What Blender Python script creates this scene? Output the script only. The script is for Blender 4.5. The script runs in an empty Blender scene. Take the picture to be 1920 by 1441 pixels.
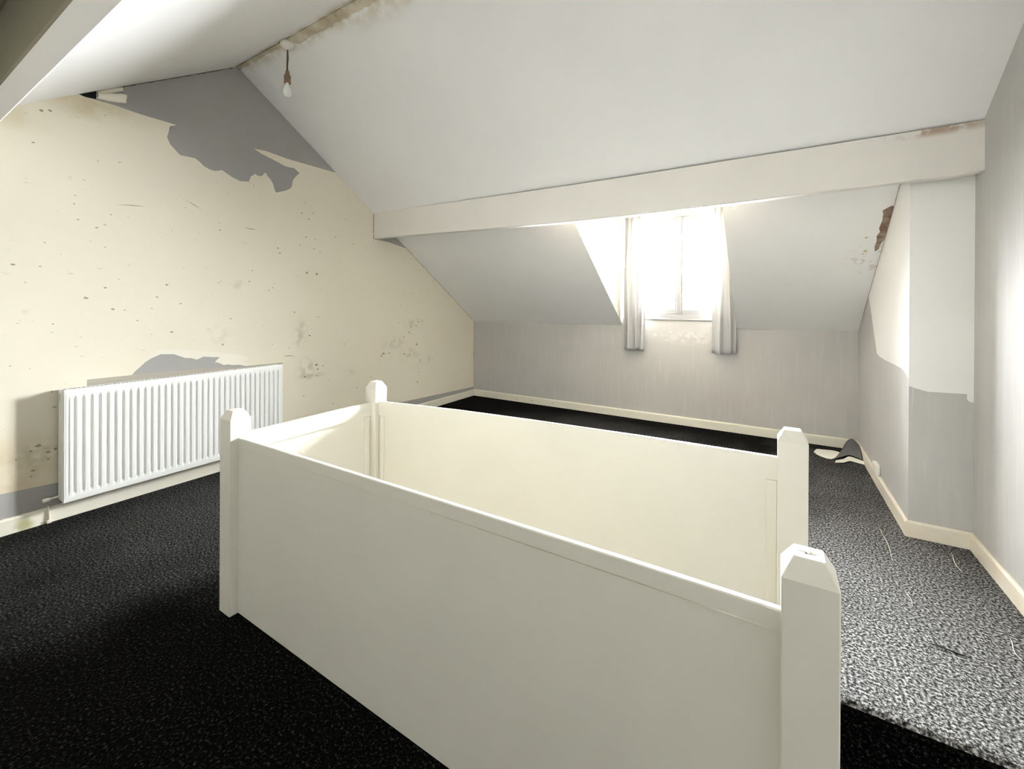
import bpy, bmesh, math, random
from mathutils import Vector, Matrix
from mathutils.geometry import delaunay_2d_cdt

random.seed(7)
SC = bpy.context.scene
COL = SC.collection

# ------------------------------------------------------------------ camera
W_PX, H_PX = 1920, 1441
F_PX, CX, CY = 800.9, 955.3, 572.9
YAW, PITCH, ROLL = math.radians(31.66), math.radians(.133), math.radians(.269)
cam_data = bpy.data.cameras.new('camera')
cam = bpy.data.objects.new('camera', cam_data)
COL.objects.link(cam)
F0 = Vector((-math.sin(YAW), math.cos(YAW), 0)); R0 = Vector((math.cos(YAW), math.sin(YAW), 0)); U0 = Vector((0, 0, 1))
Fv = F0*math.cos(PITCH) - U0*math.sin(PITCH)
Uv = U0*math.cos(PITCH) + F0*math.sin(PITCH)
Rv = R0*math.cos(ROLL) + Uv*math.sin(ROLL)
Uv = Uv*math.cos(ROLL) - R0*math.sin(ROLL)
rot = Matrix((Rv, Uv, -Fv)).transposed().to_4x4()
cam.matrix_world = Matrix.Translation((0, 0, 1.4)) @ rot
cam_data.sensor_fit = 'HORIZONTAL'
cam_data.sensor_width = 36
cam_data.lens = F_PX*36/W_PX
cam_data.shift_x = (W_PX/2 - CX)/W_PX
cam_data.shift_y = (CY - H_PX/2)/W_PX
cam_data.clip_start = .02
SC.camera = cam

# ------------------------------------------------------------------ light and exposure
world = bpy.data.worlds.new('overcast_sky')
SC.world = world
world.use_nodes = True
wn = world.node_tree.nodes; wl = world.node_tree.links
bg = wn['Background']
# hazy low sky: brightest straight out from the dormer, fading to the sides, above and below
SKY_SIDE, SKY_GLOW = 1.2, 46.0
wtc = wn.new('ShaderNodeTexCoord')
wdot = wn.new('ShaderNodeVectorMath'); wdot.operation = 'DOT_PRODUCT'
wdot.inputs[1].default_value = Vector((.02, 1, .03)).normalized()
wl.new(wtc.outputs['Generated'], wdot.inputs[0])
wmr = wn.new('ShaderNodeMapRange'); wmr.interpolation_type = 'SMOOTHSTEP'
wmr.inputs[1].default_value = math.cos(math.radians(54)); wmr.inputs[2].default_value = math.cos(math.radians(14))
wmr.inputs[3].default_value = SKY_SIDE; wmr.inputs[4].default_value = SKY_SIDE + SKY_GLOW
wl.new(wdot.outputs['Value'], wmr.inputs[0]); wl.new(wmr.outputs[0], bg.inputs['Strength'])
bg.inputs['Color'].default_value = (.96, .985, 1.0, 1)
SC.view_settings.view_transform = 'Standard'
SC.view_settings.look = 'None'
SC.view_settings.gamma = 1
SC.view_settings.use_curve_mapping = False
SC.view_settings.exposure = 3.48
SC.cycles.max_bounces = 16
SC.cycles.diffuse_bounces = 12
SC.cycles.glossy_bounces = 4
SC.cycles.transparent_max_bounces = 16
SC.cycles.use_denoising = True
SC.cycles.sample_clamp_indirect = 0
SC.cycles.pixel_filter_type = 'BLACKMAN_HARRIS'
SC.cycles.filter_width = 1.0

# ------------------------------------------------------------------ room sizes
XL, XR = -3.93, .99            # gable walls
YB, YF = 5.33, -1.50           # low walls under the slopes
ZK = 1.147                     # height of the back low wall
YA, ZA = 1.897, 3.434          # ridge
SB = (ZA-ZK)/(YB-YA)           # slope of the back pitch
SF = .66                       # slope of the front pitch
ZKF = ZA - SF*(YA-YF)
CHX, CHY = .71, 3.505          # chimney breast
DX0, DX1, DZ = -1.61, -.345, 2.56   # dormer cheeks and dormer ceiling
WX0, WX1, WZ0, WZ1 = -1.50, -.45, 1.236, 2.50   # window opening
def zb(y): return ZA - SB*(y-YA)
def zf(y): return ZA - SF*(YA-y)

def sky_portal(x0, x1, y, z0, z1, ang):
    portal = bpy.data.lights.new('sky_portal', 'AREA')
    portal.shape = 'RECTANGLE'; portal.size = x1-x0; portal.size_y = z1-z0
    portal.cycles.is_portal = True
    po = bpy.data.objects.new('sky_portal', portal); COL.objects.link(po)
    po.location = ((x0+x1)/2, y, (z0+z1)/2)
    po.rotation_euler = (math.radians(ang), 0, 0)
sky_portal(WX0, WX1, YB+.16, WZ0, WZ1, -90)

# ------------------------------------------------------------------ helpers
def mesh_obj(name, bm, mat, parent=None, smooth=False):
    me = bpy.data.meshes.new(name)
    bm.normal_update()
    bm.to_mesh(me); bm.free()
    for m in (mat if isinstance(mat, (list, tuple)) else [mat]):
        me.materials.append(m)
    if smooth:
        for p in me.polygons: p.use_smooth = True
    o = bpy.data.objects.new(name, me)
    COL.objects.link(o)
    if parent: o.parent = parent
    return o

def struct(name, bm, mat, parent=None, smooth=False):
    o = mesh_obj(name, bm, mat, parent, smooth)
    if parent is None: o['kind'] = 'structure'
    return o

def thing(name, label, cat, loc=(0, 0, 0), group=None):
    o = bpy.data.objects.new(name, None); COL.objects.link(o)
    o.location = loc; o['label'] = label; o['category'] = cat
    if group: o['group'] = group
    return o

def tag(o, label, cat, group=None):
    o['label'] = label; o['category'] = cat
    if group: o['group'] = group
    return o

def keep(o, parent):
    """parent o while it stays where it was built in room coordinates"""
    o.parent = parent
    o.matrix_parent_inverse = Matrix.Translation(-parent.location)
    return o

def box(bm, x0, x1, y0, y1, z0, z1, bevel=0, seg=2):
    vs = [bm.verts.new((x, y, z)) for x in (x0, x1) for y in (y0, y1) for z in (z0, z1)]
    fs = [(0, 1, 3, 2), (4, 6, 7, 5), (0, 4, 5, 1), (2, 3, 7, 6), (0, 2, 6, 4), (1, 5, 7, 3)]
    faces = [bm.faces.new([vs[i] for i in f]) for f in fs]
    if bevel:
        es = list({e for f in faces for e in f.edges})
        bmesh.ops.bevel(bm, geom=es, offset=bevel, segments=seg, affect='EDGES', profile=.5)
    return vs

def tube(bm, pts, r, n=10, caps=True):
    rings = []
    pts = [Vector(p) for p in pts]
    for i, p in enumerate(pts):
        a = pts[max(i-1, 0)]; b = pts[min(i+1, len(pts)-1)]
        t = (b-a).normalized()
        up = Vector((0, 0, 1)) if abs(t.z) < .9 else Vector((1, 0, 0))
        u = t.cross(up).normalized(); v = t.cross(u)
        rr = r[i] if isinstance(r, (list, tuple)) else r
        rings.append([bm.verts.new(p + rr*(math.cos(k*2*math.pi/n)*u + math.sin(k*2*math.pi/n)*v)) for k in range(n)])
    for a, b in zip(rings, rings[1:]):
        for k in range(n):
            bm.faces.new((a[k], a[(k+1) % n], b[(k+1) % n], b[k]))
    if caps:
        bm.faces.new(rings[0][::-1]); bm.faces.new(rings[-1])

def lathe(bm, prof, c, n=32):
    """prof: (radius, z) list about the vertical through c"""
    rings = []
    for r, z in prof:
        if r < 1e-5: rings.append([bm.verts.new((c[0], c[1], c[2]+z))])
        else: rings.append([bm.verts.new((c[0]+r*math.cos(k*2*math.pi/n), c[1]+r*math.sin(k*2*math.pi/n), c[2]+z)) for k in range(n)])
    for a, b in zip(rings, rings[1:]):
        for k in range(n):
            A = [a[k % len(a)], a[(k+1) % len(a)], b[(k+1) % len(b)], b[k % len(b)]]
            A = list(dict.fromkeys(A))
            if len(A) > 2: bm.faces.new(A)

def inside(p, poly):
    x, y = p; c = False; j = len(poly)-1
    for i in range(len(poly)):
        xi, yi = poly[i]; xj, yj = poly[j]
        if (yi > y) != (yj > y) and x < (xj-xi)*(y-yi)/(yj-yi)+xi: c = not c
        j = i
    return c

def blob(y, z, r, k=9, sq=1.0):
    ph = random.random()*6
    return [(y + r*(.65+.6*random.random())*math.cos(ph+i*2*math.pi/k)*sq, z + r*(.65+.6*random.random())*math.sin(ph+i*2*math.pi/k)) for i in range(k)]

def patchwork(bm, outline, holes, regions, to3d):
    """flat wall: outline minus holes, cut along each region's outline; the last region that holds a
    triangle gives it its material number. regions: [(polygon, index)]"""
    polys = [outline] + holes + [r[0] for r in regions]
    pts, edges = [], []
    for p in polys:
        b = len(pts); pts += [Vector(q) for q in p]
        edges += [(b+i, b+(i+1) % len(p)) for i in range(len(p))]
    v, e, f, *_ = delaunay_2d_cdt(pts, edges, [], 0, 1e-5)
    bv = [bm.verts.new(to3d(q[0], q[1])) for q in v]
    for t in f:
        c = (sum(v[i][0] for i in t)/len(t), sum(v[i][1] for i in t)/len(t))
        if not inside(c, outline) or any(inside(c, h) for h in holes): continue
        try: face = bm.faces.new([bv[i] for i in t])
        except ValueError: continue
        for poly, idx in regions:
            if inside(c, poly): face.material_index = idx
    bmesh.ops.delete(bm, geom=[w for w in bm.verts if not w.link_faces], context='VERTS')

# ------------------------------------------------------------------ materials
def paint(name, col, rough=.6, mottle=.06, bump=.15, scale=60, tint=None, spec=.3, big=1.3, bigamt=.5):
    m = bpy.data.materials.new(name); m.use_nodes = True
    nt = m.node_tree; N = nt.nodes; L = nt.links
    b = N['Principled BSDF']
    b.inputs['Roughness'].default_value = rough
    b.inputs['Specular IOR Level'].default_value = spec
    tc = N.new('ShaderNodeNewGeometry')
    n1 = N.new('ShaderNodeTexNoise'); n1.inputs['Scale'].default_value = big; n1.inputs['Detail'].default_value = 5
    n2 = N.new('ShaderNodeTexNoise'); n2.inputs['Scale'].default_value = scale; n2.inputs['Detail'].default_value = 4
    L.new(tc.outputs['Position'], n1.inputs['Vector']); L.new(tc.outputs['Position'], n2.inputs['Vector'])
    mix = N.new('ShaderNodeMix'); mix.data_type = 'RGBA'
    d = tint or tuple(c*(1-mottle*2) for c in col)
    mix.inputs[6].default_value = (*col, 1); mix.inputs[7].default_value = (*d, 1)
    r = N.new('ShaderNodeMapRange'); r.inputs[1].default_value = .35; r.inputs[2].default_value = .75
    r.inputs[3].default_value = 0; r.inputs[4].default_value = bigamt if tint else 1
    L.new(n1.outputs['Fac'], r.inputs[0]); L.new(r.outputs[0], mix.inputs[0])
    L.new(mix.outputs[2], b.inputs['Base Color'])
    bp = N.new('ShaderNodeBump'); bp.inputs['Strength'].default_value = bump; bp.inputs['Distance'].default_value = .002
    L.new(n2.outputs['Fac'], bp.inputs['Height']); L.new(bp.outputs['Normal'], b.inputs['Normal'])
    return m

def mix_over(m, color, fac_socket):
    """lay a colour over the base colour of m where fac is 1"""
    nt = m.node_tree; N = nt.nodes; L = nt.links
    b = N['Principled BSDF']
    src = b.inputs['Base Color'].links[0].from_socket
    mx = N.new('ShaderNodeMix'); mx.data_type = 'RGBA'
    L.new(src, mx.inputs[6]); mx.inputs[7].default_value = (*color, 1)
    L.new(fac_socket, mx.inputs[0]); L.new(mx.outputs[2], b.inputs['Base Color'])

def stain(m, centre, size, amount, color, noise=18, thresh=(.42, .62)):
    """a soft damp or mould patch that stays on the surface"""
    nt = m.node_tree; N = nt.nodes; L = nt.links
    g = N.new('ShaderNodeNewGeometry')
    s = N.new('ShaderNodeVectorMath'); s.operation = 'SUBTRACT'; s.inputs[1].default_value = centre
    L.new(g.outputs['Position'], s.inputs[0])
    d = N.new('ShaderNodeVectorMath'); d.operation = 'DIVIDE'; d.inputs[1].default_value = size
    L.new(s.outputs[0], d.inputs[0])
    ln = N.new('ShaderNodeVectorMath'); ln.operation = 'LENGTH'; L.new(d.outputs[0], ln.inputs[0])
    r = N.new('ShaderNodeMapRange'); r.inputs[1].default_value = .2; r.inputs[2].default_value = 1
    r.inputs[3].default_value = amount; r.inputs[4].default_value = 0; r.interpolation_type = 'SMOOTHSTEP'
    L.new(ln.outputs['Value'], r.inputs[0])
    n = N.new('ShaderNodeTexNoise'); n.inputs['Scale'].default_value = noise; n.inputs['Detail'].default_value = 6
    L.new(g.outputs['Position'], n.inputs['Vector'])
    r2 = N.new('ShaderNodeMapRange'); r2.inputs[1].default_value = thresh[0]; r2.inputs[2].default_value = thresh[1]
    L.new(n.outputs['Fac'], r2.inputs[0])
    mu = N.new('ShaderNodeMath'); mu.operation = 'MULTIPLY'
    L.new(r.outputs[0], mu.inputs[0]); L.new(r2.outputs[0], mu.inputs[1])
    mix_over(m, color, mu.outputs[0])

def specks(m, color, scale, lo, hi, amount, stretch=(1, 1, 1)):
    nt = m.node_tree; N = nt.nodes; L = nt.links
    g = N.new('ShaderNodeNewGeometry')
    mp = N.new('ShaderNodeVectorMath'); mp.operation = 'MULTIPLY'; mp.inputs[1].default_value = stretch
    L.new(g.outputs['Position'], mp.inputs[0])
    n = N.new('ShaderNodeTexNoise'); n.inputs['Scale'].default_value = scale; n.inputs['Detail'].default_value = 3
    L.new(mp.outputs[0], n.inputs['Vector'])
    r = N.new('ShaderNodeMapRange'); r.inputs[1].default_value = lo; r.inputs[2].default_value = hi
    r.inputs[4].default_value = amount
    L.new(n.outputs['Fac'], r.inputs[0])
    mix_over(m, color, r.outputs[0])

CREAM = paint('cream_lining_paper', (.82, .77, .645), .75, .04, .12, 90, tint=(.79, .74, .61), bigamt=.7, spec=.2)
specks(CREAM, (.50, .42, .22), 11, .70, .78, .35, (1, 1, 2.2))
specks(CREAM, (.30, .25, .14), 34, .72, .76, .55, (1, .8, 1.6))
XW = XL
for c, s_, a in [((XW, 2.49, 1.10), (.3, .10, .20), .55), ((XW, 2.55, .76), (.3, .16, .16), .55), ((XW, 1.90, 1.57), (.3, .06, .07), .4),
                 ((XW, 1.75, 1.14), (.3, .12, .10), .35), ((XW, 3.96, .77), (.3, .22, .10), .5), ((XW, 4.14, .67), (.3, .10, .16), .45),
                 ((XW, 4.05, 1.15), (.3, .25, .10), .45), ((XW, 3.7, .93), (.3, .28, .12), .4), ((XW, 4.33, .68), (.3, .10, .08), .4),
                 ((XW, .76, .45), (.3, .22, .14), .6), ((XW, 3.04, .65), (.3, .14, .06), .35), ((XW, 2.62, .69), (.3, .22, .06), .4)]:
    stain(CREAM, c, s_, a*.75, (.40, .37, .26))
stain(CREAM, (XW, .95, 2.72), (.3, .4, .12), .5, (.52, .40, .20), 6, (.3, .6))
stain(CREAM, (XW, .60, 2.55), (.3, .25, .14), .35, (.50, .42, .22), 6, (.3, .6))
stain(CREAM, (XW, .60, .35), (.3, .4, .35), .5, (.60, .46, .26), 5, (.35, .6))
GREY = paint('warm_grey_emulsion', (.53, .52, .505), .55, .05, .15, 80, spec=.35)
GREY_L = paint('grey_emulsion_gable', (.40, .392, .375), .55, .05, .15, 80, spec=.3)
TIMBER = paint('bare_timber', (.30, .25, .195), .75, .12, .3, 25)
SHADE_KHAKI = paint('khaki_shade', (.38, .36, .28), .85, .08, .3, 30)  # shade on the near purlin and low front slope, painted as khaki
PALEGREY = paint('pale_grey_emulsion', (.50, .50, .49), .6, .04, .15, 80)
GREY_LIGHT = paint('light_grey_emulsion', (.62, .62, .61), .6, .03, .12, 80)
specks(GREY, (.60, .585, .56), 5, .50, .72, .40, (6, 6, .5))
stain(GREY, (-.80, YB, 1.02), (.5, .4, .12), .7, (.66, .64, .61), 22, (.40, .55))
stain(GREY, (-.2, YB, .35), (.9, .4, .25), .35, (.50, .44, .41), 4, (.40, .65))
WHITE = paint('white_ceiling_paint', (.89, .89, .885), .7, .02, .15, 45, spec=.2)
stain(WHITE, (-2.9, YA, ZA), (1.6, .11, .6), .75, (.52, .45, .30), 9, (.40, .60))
stain(WHITE, (-2.2, YA, ZA), (.7, .20, .6), .7, (.55, .46, .30), 9, (.35, .60))
stain(WHITE, (.66, 4.35, 1.75), (.2, .3, .3), .5, (.45, .42, .30), 20, (.55, .62))
CHEEK = paint('cream_dormer_paint', (.46, .44, .385), .7, .02, .12, 60, spec=.2)
GREY_BEAM = paint('beam_gloss', (.80, .775, .73), .5, .04, .12, 50, spec=.4)
stain(GREY_BEAM, (.78, 3.378, 2.42), (.35, .2, .05), .9, (.40, .28, .20), 12, (.42, .55))
CRACK = paint('raw_crack', (.10, .075, .05), .9, .2, .5, 80)
HOLE = paint('black_void', (.02, .022, .022), 1, .1, .1, 40, spec=0)
BROWN = paint('broken_plaster', (.20, .115, .09), .95, .3, .9, 90, tint=(.46, .38, .30), big=22, bigamt=1)
MOULD = paint('mould_spot', (.47, .41, .27), .9, .2, .1, 120)
FAINT = paint('faint_spot', (.58, .51, .34), .9, .1, .1, 120)
TORN = paint('torn_paper_backing', (.86, .83, .72), .85, .04, .3, 50)
STRIPM = paint('beige_old_paint', (.47, .435, .37), .7, .06, .15, 50)
CHWHITE = paint('white_patch_paint', (.86, .86, .84), .6, .02, .12, 60)
GLOSS = paint('cream_gloss_wood', (.76, .74, .67), .38, .03, .10, 30, spec=.5, big=2.5)
SKIRT = paint('skirting_gloss', (.82, .78, .68), .4, .05, .10, 30, tint=(.72, .58, .44), spec=.5, big=5, bigamt=.55)
SKIRT_B = paint('cream_skirting', (.82, .79, .68), .4, .03, .10, 30, spec=.5)
stain(SKIRT_B, (XL, .671, .03), (.15, .06, .08), .9, (.42, .40, .20), 20, (.30, .5))
ENAMEL = paint('radiator_enamel', (.86, .87, .85), .3, .01, .03, 20, spec=.5)
RADDARK = paint('radiator_inside', (.30, .29, .27), .6, .1, .1, 20)
UPVC = paint('weathered_window_paint', (.31, .31, .305), .35, .01, .02, 20, spec=.5)
PLASTIC = paint('white_plastic', (.82, .81, .76), .4, .02, .02, 20, spec=.5)
CORDM = paint('brown_flex', (.16, .09, .05), .7, .2, .2, 300)
BRASS = paint('tarnished_lampholder', (.30, .20, .13), .5, .2, .1, 200)
BACKING = paint('carpet_backing', (.84, .84, .76), .8, .04, .6, 120)
STRAW = paint('pale_thread', (.78, .75, .66), .8, .05, .1, 60)
BLACKT = paint('dark_seam_thread', (.03, .028, .026), .9, .05, .1, 60)
SCREW = paint('dark_nail_head', (.12, .10, .08), .5, .1, .1, 60)

# curtain cloth: thin, lets light through
CLOTH = paint('white_curtain_cloth', (.46, .465, .47), .9, .02, .5, 260, spec=.1)
nt = CLOTH.node_tree
tr = nt.nodes.new('ShaderNodeBsdfTranslucent'); tr.inputs['Color'].default_value = (.80, .80, .80, 1)
ms = nt.nodes.new('ShaderNodeMixShader'); ms.inputs[0].default_value = .004
out = nt.nodes['Material Output']
nt.links.new(nt.nodes['Principled BSDF'].outputs[0], ms.inputs[1]); nt.links.new(tr.outputs[0], ms.inputs[2])
nt.links.new(ms.outputs[0], out.inputs['Surface'])

# window glass: clear pane with a mirror film at glancing angles
GLASS = bpy.data.materials.new('window_glass'); GLASS.use_nodes = True
nt = GLASS.node_tree; nt.nodes.remove(nt.nodes['Principled BSDF'])
t_ = nt.nodes.new('ShaderNodeBsdfTransparent'); g_ = nt.nodes.new('ShaderNodeBsdfGlossy'); g_.inputs['Roughness'].default_value = .02
fr = nt.nodes.new('ShaderNodeFresnel'); fr.inputs['IOR'].default_value = 1.45
ms = nt.nodes.new('ShaderNodeMixShader')
nt.links.new(fr.outputs[0], ms.inputs[0]); nt.links.new(t_.outputs[0], ms.inputs[1]); nt.links.new(g_.outputs[0], ms.inputs[2])
nt.links.new(ms.outputs[0], nt.nodes['Material Output'].inputs['Surface'])

BULB = bpy.data.materials.new('pearl_glass_bulb'); BULB.use_nodes = True
b = BULB.node_tree.nodes['Principled BSDF']
nz = BULB.node_tree.nodes.new('ShaderNodeTexNoise'); nz.inputs['Scale'].default_value = 20
rp = BULB.node_tree.nodes.new('ShaderNodeValToRGB')
rp.color_ramp.elements[0].color = (.82, .86, .82, 1); rp.color_ramp.elements[1].color = (.9, .92, .9, 1)
BULB.node_tree.links.new(nz.outputs['Fac'], rp.inputs[0]); BULB.node_tree.links.new(rp.outputs[0], b.inputs['Base Color'])
b.inputs['Roughness'].default_value = .15
b.inputs['Subsurface Weight'].default_value = .3; b.inputs['Subsurface Radius'].default_value = (.02, .02, .02)

# carpet: charcoal twist pile with pale flecks
def carpet(name, dust_light):
    """dust: [(centre, size, amount)] paler patches: plaster debris, and window light painted into the pile"""
    m = bpy.data.materials.new(name); m.use_nodes = True
    nt = m.node_tree; N = nt.nodes; L = nt.links
    b = N['Principled BSDF']
    geo = N.new('ShaderNodeNewGeometry')
    nA = N.new('ShaderNodeTexNoise'); nA.inputs['Scale'].default_value = 95; nA.inputs['Detail'].default_value = 3.5; nA.inputs['Roughness'].default_value = .7
    nB = N.new('ShaderNodeTexNoise'); nB.inputs['Scale'].default_value = 2.2; nB.inputs['Detail'].default_value = 5
    for n in (nA, nB): L.new(geo.outputs['Position'], n.inputs['Vector'])
    def ramp(stops):
        cr = N.new('ShaderNodeValToRGB'); e = cr.color_ramp.elements
        e[0].position, e[1].position = stops[0][0], stops[-1][0]
        e[0].color = (*[stops[0][1]]*3, 1); e[1].color = (*[stops[-1][1]]*3, 1)
        for p_, v_ in stops[1:-1]:
            k_ = e.new(p_); k_.color = (v_, v_*.995, v_*.98, 1)
        L.new(nA.outputs['Fac'], cr.inputs[0]); return cr
    plain = ramp([(.44, .0008), (.56, .004), (.68, .045)])
    col = plain.outputs[0]
    if dust_light:
        dusty_lit = ramp([(.36, .010), (.46, .055), (.55, .24), (.64, .50)])
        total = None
        for c, sz, amt in dust_light:
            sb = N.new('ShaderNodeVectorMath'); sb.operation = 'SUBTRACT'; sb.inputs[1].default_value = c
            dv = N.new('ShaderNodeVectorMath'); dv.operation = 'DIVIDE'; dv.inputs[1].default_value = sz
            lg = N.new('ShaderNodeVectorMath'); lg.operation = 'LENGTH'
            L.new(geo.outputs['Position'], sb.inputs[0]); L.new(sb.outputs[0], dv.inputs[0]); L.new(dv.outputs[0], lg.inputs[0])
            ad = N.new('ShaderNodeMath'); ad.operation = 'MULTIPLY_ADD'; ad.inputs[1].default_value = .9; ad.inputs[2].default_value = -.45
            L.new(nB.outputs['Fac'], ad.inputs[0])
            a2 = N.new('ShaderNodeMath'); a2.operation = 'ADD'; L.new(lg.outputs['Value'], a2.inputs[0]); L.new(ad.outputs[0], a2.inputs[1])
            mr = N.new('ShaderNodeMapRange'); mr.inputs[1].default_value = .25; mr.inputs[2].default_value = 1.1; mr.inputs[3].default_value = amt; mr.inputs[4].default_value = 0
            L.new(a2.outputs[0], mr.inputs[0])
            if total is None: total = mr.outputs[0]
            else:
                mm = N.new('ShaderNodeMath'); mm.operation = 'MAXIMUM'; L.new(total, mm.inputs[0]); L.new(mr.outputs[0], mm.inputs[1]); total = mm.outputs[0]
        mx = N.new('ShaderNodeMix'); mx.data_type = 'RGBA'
        L.new(total, mx.inputs[0]); L.new(col, mx.inputs[6]); L.new(dusty_lit.outputs[0], mx.inputs[7])
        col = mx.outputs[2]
    L.new(col, b.inputs['Base Color'])
    b.inputs['Roughness'].default_value = .85
    b.inputs['Specular IOR Level'].default_value = .03
    bp = N.new('ShaderNodeBump'); bp.inputs['Strength'].default_value = 1; bp.inputs['Distance'].default_value = .005
    L.new(nA.outputs['Fac'], bp.inputs['Height']); L.new(bp.outputs['Normal'], b.inputs['Normal'])
    return m
CARPET = carpet('charcoal_carpet', [((.60, 2.3, 0), (1.0, 3.2, 1), 1.0), ((-3.4, 1.9, 0), (1.3, 1.9, 1), .26), ((-1.6, 4.3, 0), (1.6, .9, 1), .25)])  # right: pale debris plus window light; left and back: window light painted in
CARPET_SHADED = carpet('charcoal_stair_carpet', [])  # same carpet without the painted light, for the shaded riser and roll
PILE_LIT = paint('lit_carpet_pile', (.17, .17, .175), .95, .25, .8, 140)  # lighter copy of the carpet, light on the flap put into its colour

# ------------------------------------------------------------------ floor with the stair opening
OX0, OX1, OY0, OY1 = -2.098, .10, 1.004, 1.826      # stairwell between the balustrade panels
SX1, SY0, SY1 = XR, .966, 1.95                      # head of the stairs at its right end
QX0, QX1 = .012, .112        # newel posts stand on the floor at the stair head
hole = [(OX0, OY0), (QX0, OY0), (QX0, 1.060), (QX1, 1.060), (QX1, SY0), (SX1+.02, SY0), (SX1+.02, SY1), (QX1, SY1), (QX1, 1.782), (QX0, 1.782), (QX0, OY1), (OX0, OY1)]
bm = bmesh.new()
patchwork(bm, [(XL-.02, YF-.02), (XR+.02, YF-.02), (XR+.02, YB+.02), (XL-.02, YB+.02)], [hole], [], lambda x, y: (x, y, 0))
# carpet rolled over the stair head
pr = [(SY1, 0), (SY1-.018, -.003), (SY1-.032, -.014), (SY1-.035, -.03), (SY1-.028, -.045), (SY1-.004, -.05)]
vv = [[bm.verts.new((x, y, z)) for (y, z) in pr] for x in (QX1, SX1+.02)]
for i in range(len(pr)-1):
    f_ = bm.faces.new((vv[0][i], vv[0][i+1], vv[1][i+1], vv[1][i])); f_.material_index = 1 if i > 1 else 0
struct('floor', bm, [CARPET, CARPET_SHADED])

# ------------------------------------------------------------------ left gable wall
def gable(x, yf=YF, yb=YB):
    return [(yf, -.02), (yb, -.02), (yb, zb(yb)), (YA, ZA), (yf, zf(yf))]
GT = [(1.090,2.783),(1.234,2.775),(1.461,2.777),(1.414,2.749),(1.410,2.712),(1.398,2.663),(1.417,2.615),(1.482,2.551),(1.52,2.553),(1.583,2.557),(1.62,2.533),(1.646,2.511),(1.69,2.495),(1.726,2.492),(1.779,2.515),(1.857,2.476),(1.921,2.458),(1.996,2.471),(2.012,2.525),(2.03,2.535),(2.046,2.555),(2.075,2.542),(2.108,2.550),(2.13,2.583),(2.143,2.586),(2.160,2.56),(2.189,2.534),(2.21,2.50),(2.217,2.467),(2.236,2.429),(2.331,2.471),(2.375,2.50),(2.390,2.527),(2.400,2.587),(2.43,2.63),(2.467,2.672),(2.410,2.705),(2.37,2.70),(2.311,2.700),(2.26,2.715),(2.216,2.725),(2.107,2.748),(2.037,2.776),(2.143,2.786),(2.350,2.774),(2.642,2.778),(2.903,2.783),
      (3.3,2.78),(3.3,3.6),(.9,3.6),(.93,2.778)]
HO = [(.889,2.786),(.957,2.9),(1.0,2.92),(.997,2.786),(.947,2.779)]
LOW = [(1.187,.874),(1.21,.905),(1.238,.932),(1.27,.966),(1.308,.991),(1.363,1.015),(1.445,1.007),(1.49,.985),(1.524,.968),(1.56,.965),(1.600,.948),(1.649,.968),(1.70,.958),(1.767,.951),(1.745,.93),(1.730,.914),(1.76,.905),(1.798,.881),(1.83,.884),(1.868,.873),(1.92,.87),(1.982,.850),(1.982,.5),(1.187,.5)]
TO = [(1.30,.995),(1.345,1.050),(1.38,1.052),(1.432,1.045),(1.52,1.035),(1.621,1.015),(1.70,1.002),(1.767,.990),(1.860,.967),(2.007,.927),(1.98,.905),(1.949,.889),(2.02,.86),(1.90,.84),(1.6,.90),(1.4,.95)]
regions = [(GT, 1), (HO, 3), (TO, 4), (LOW, 1),
           ([(.955,.883),(1.19,.881),(1.326,.880),(1.70,.868),(1.991,.852),(2.306,.845),(2.306,.5),(.955,.5)], 5),
           ([(YF-.1,.29),(.59,.251),(.818,.238),(2.2,.215),(3.842,.182),(4.6,.155),(5.286,.135),(5.4,.135),(5.4,-.1),(YF-.1,-.1)], 1),
           ([(3.374,2.20),(3.374,2.152),(3.45,2.150),(3.613,2.143),(3.80,2.115),(3.95,2.09),(3.95,2.3),(3.372,2.5)], 1)]
spots = [(0.741,2.608,.013),(0.780,2.623,.012),(0.707,2.397,.009),(0.891,2.053,.007),(0.759,1.780,.006),(1.076,2.015,.007),(1.765,2.011,.009),(2.568,2.241,.013),(2.493,2.287,.011),(2.611,2.309,.010),(2.474,1.972,.009),(2.536,2.058,.012),(2.634,2.051,.009),(2.256,1.917,.012),(2.275,1.873,.012),(2.690,1.927,.01),
 (0.625,1.630,.012),(0.949,1.432,.016),(1.047,1.504,.010),(1.087,1.356,.012),(0.795,1.262,.008),(1.399,1.540,.012),(1.338,1.444,.010),(1.490,1.397,.010),(2.546,1.707,.020),(2.655,1.700,.020),(2.227,1.590,.008),(1.432,1.177,.012),(1.790,1.055,.013),(2.580,1.084,.013),
 (2.655,.784,.018),(2.670,.737,.013),(2.727,.765,.011),(2.531,.679,.016),(2.656,.674,.011),(3.53,.811,.022),(3.50,.79,.016),(3.62,.81,.014),(3.86,.779,.016),(3.70,.951,.012),(3.66,.945,.010),(3.859,.988,.015),(3.947,1.044,.016),(3.98,1.02,.010),(4.085,.882,.022),(4.10,.391,.018),(4.135,.516,.012),(4.119,1.171,.013),(4.2,1.175,.012),(4.072,1.123,.014),(3.98,1.115,.010),(2.849,.352,.010),
 (0.732,.498,.017),(0.701,.473,.010),(0.776,.448,.014),(0.808,.459,.012),(0.709,.351,.013),(0.702,.315,.008),(0.776,.403,.009),(0.639,.439,.006)]
for (y, z, r) in spots: regions.append((blob(y, z, r*.62, 10, 1.35), 2))
for i in range(90):                                  # a scatter of faint freckles
    y = random.uniform(.1, 4.6); z = random.uniform(.45, 2.4)
    if z < zb(y)-.1: regions.append((blob(y, z, random.uniform(.003, .008), 7, 1.4), 6))
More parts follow.
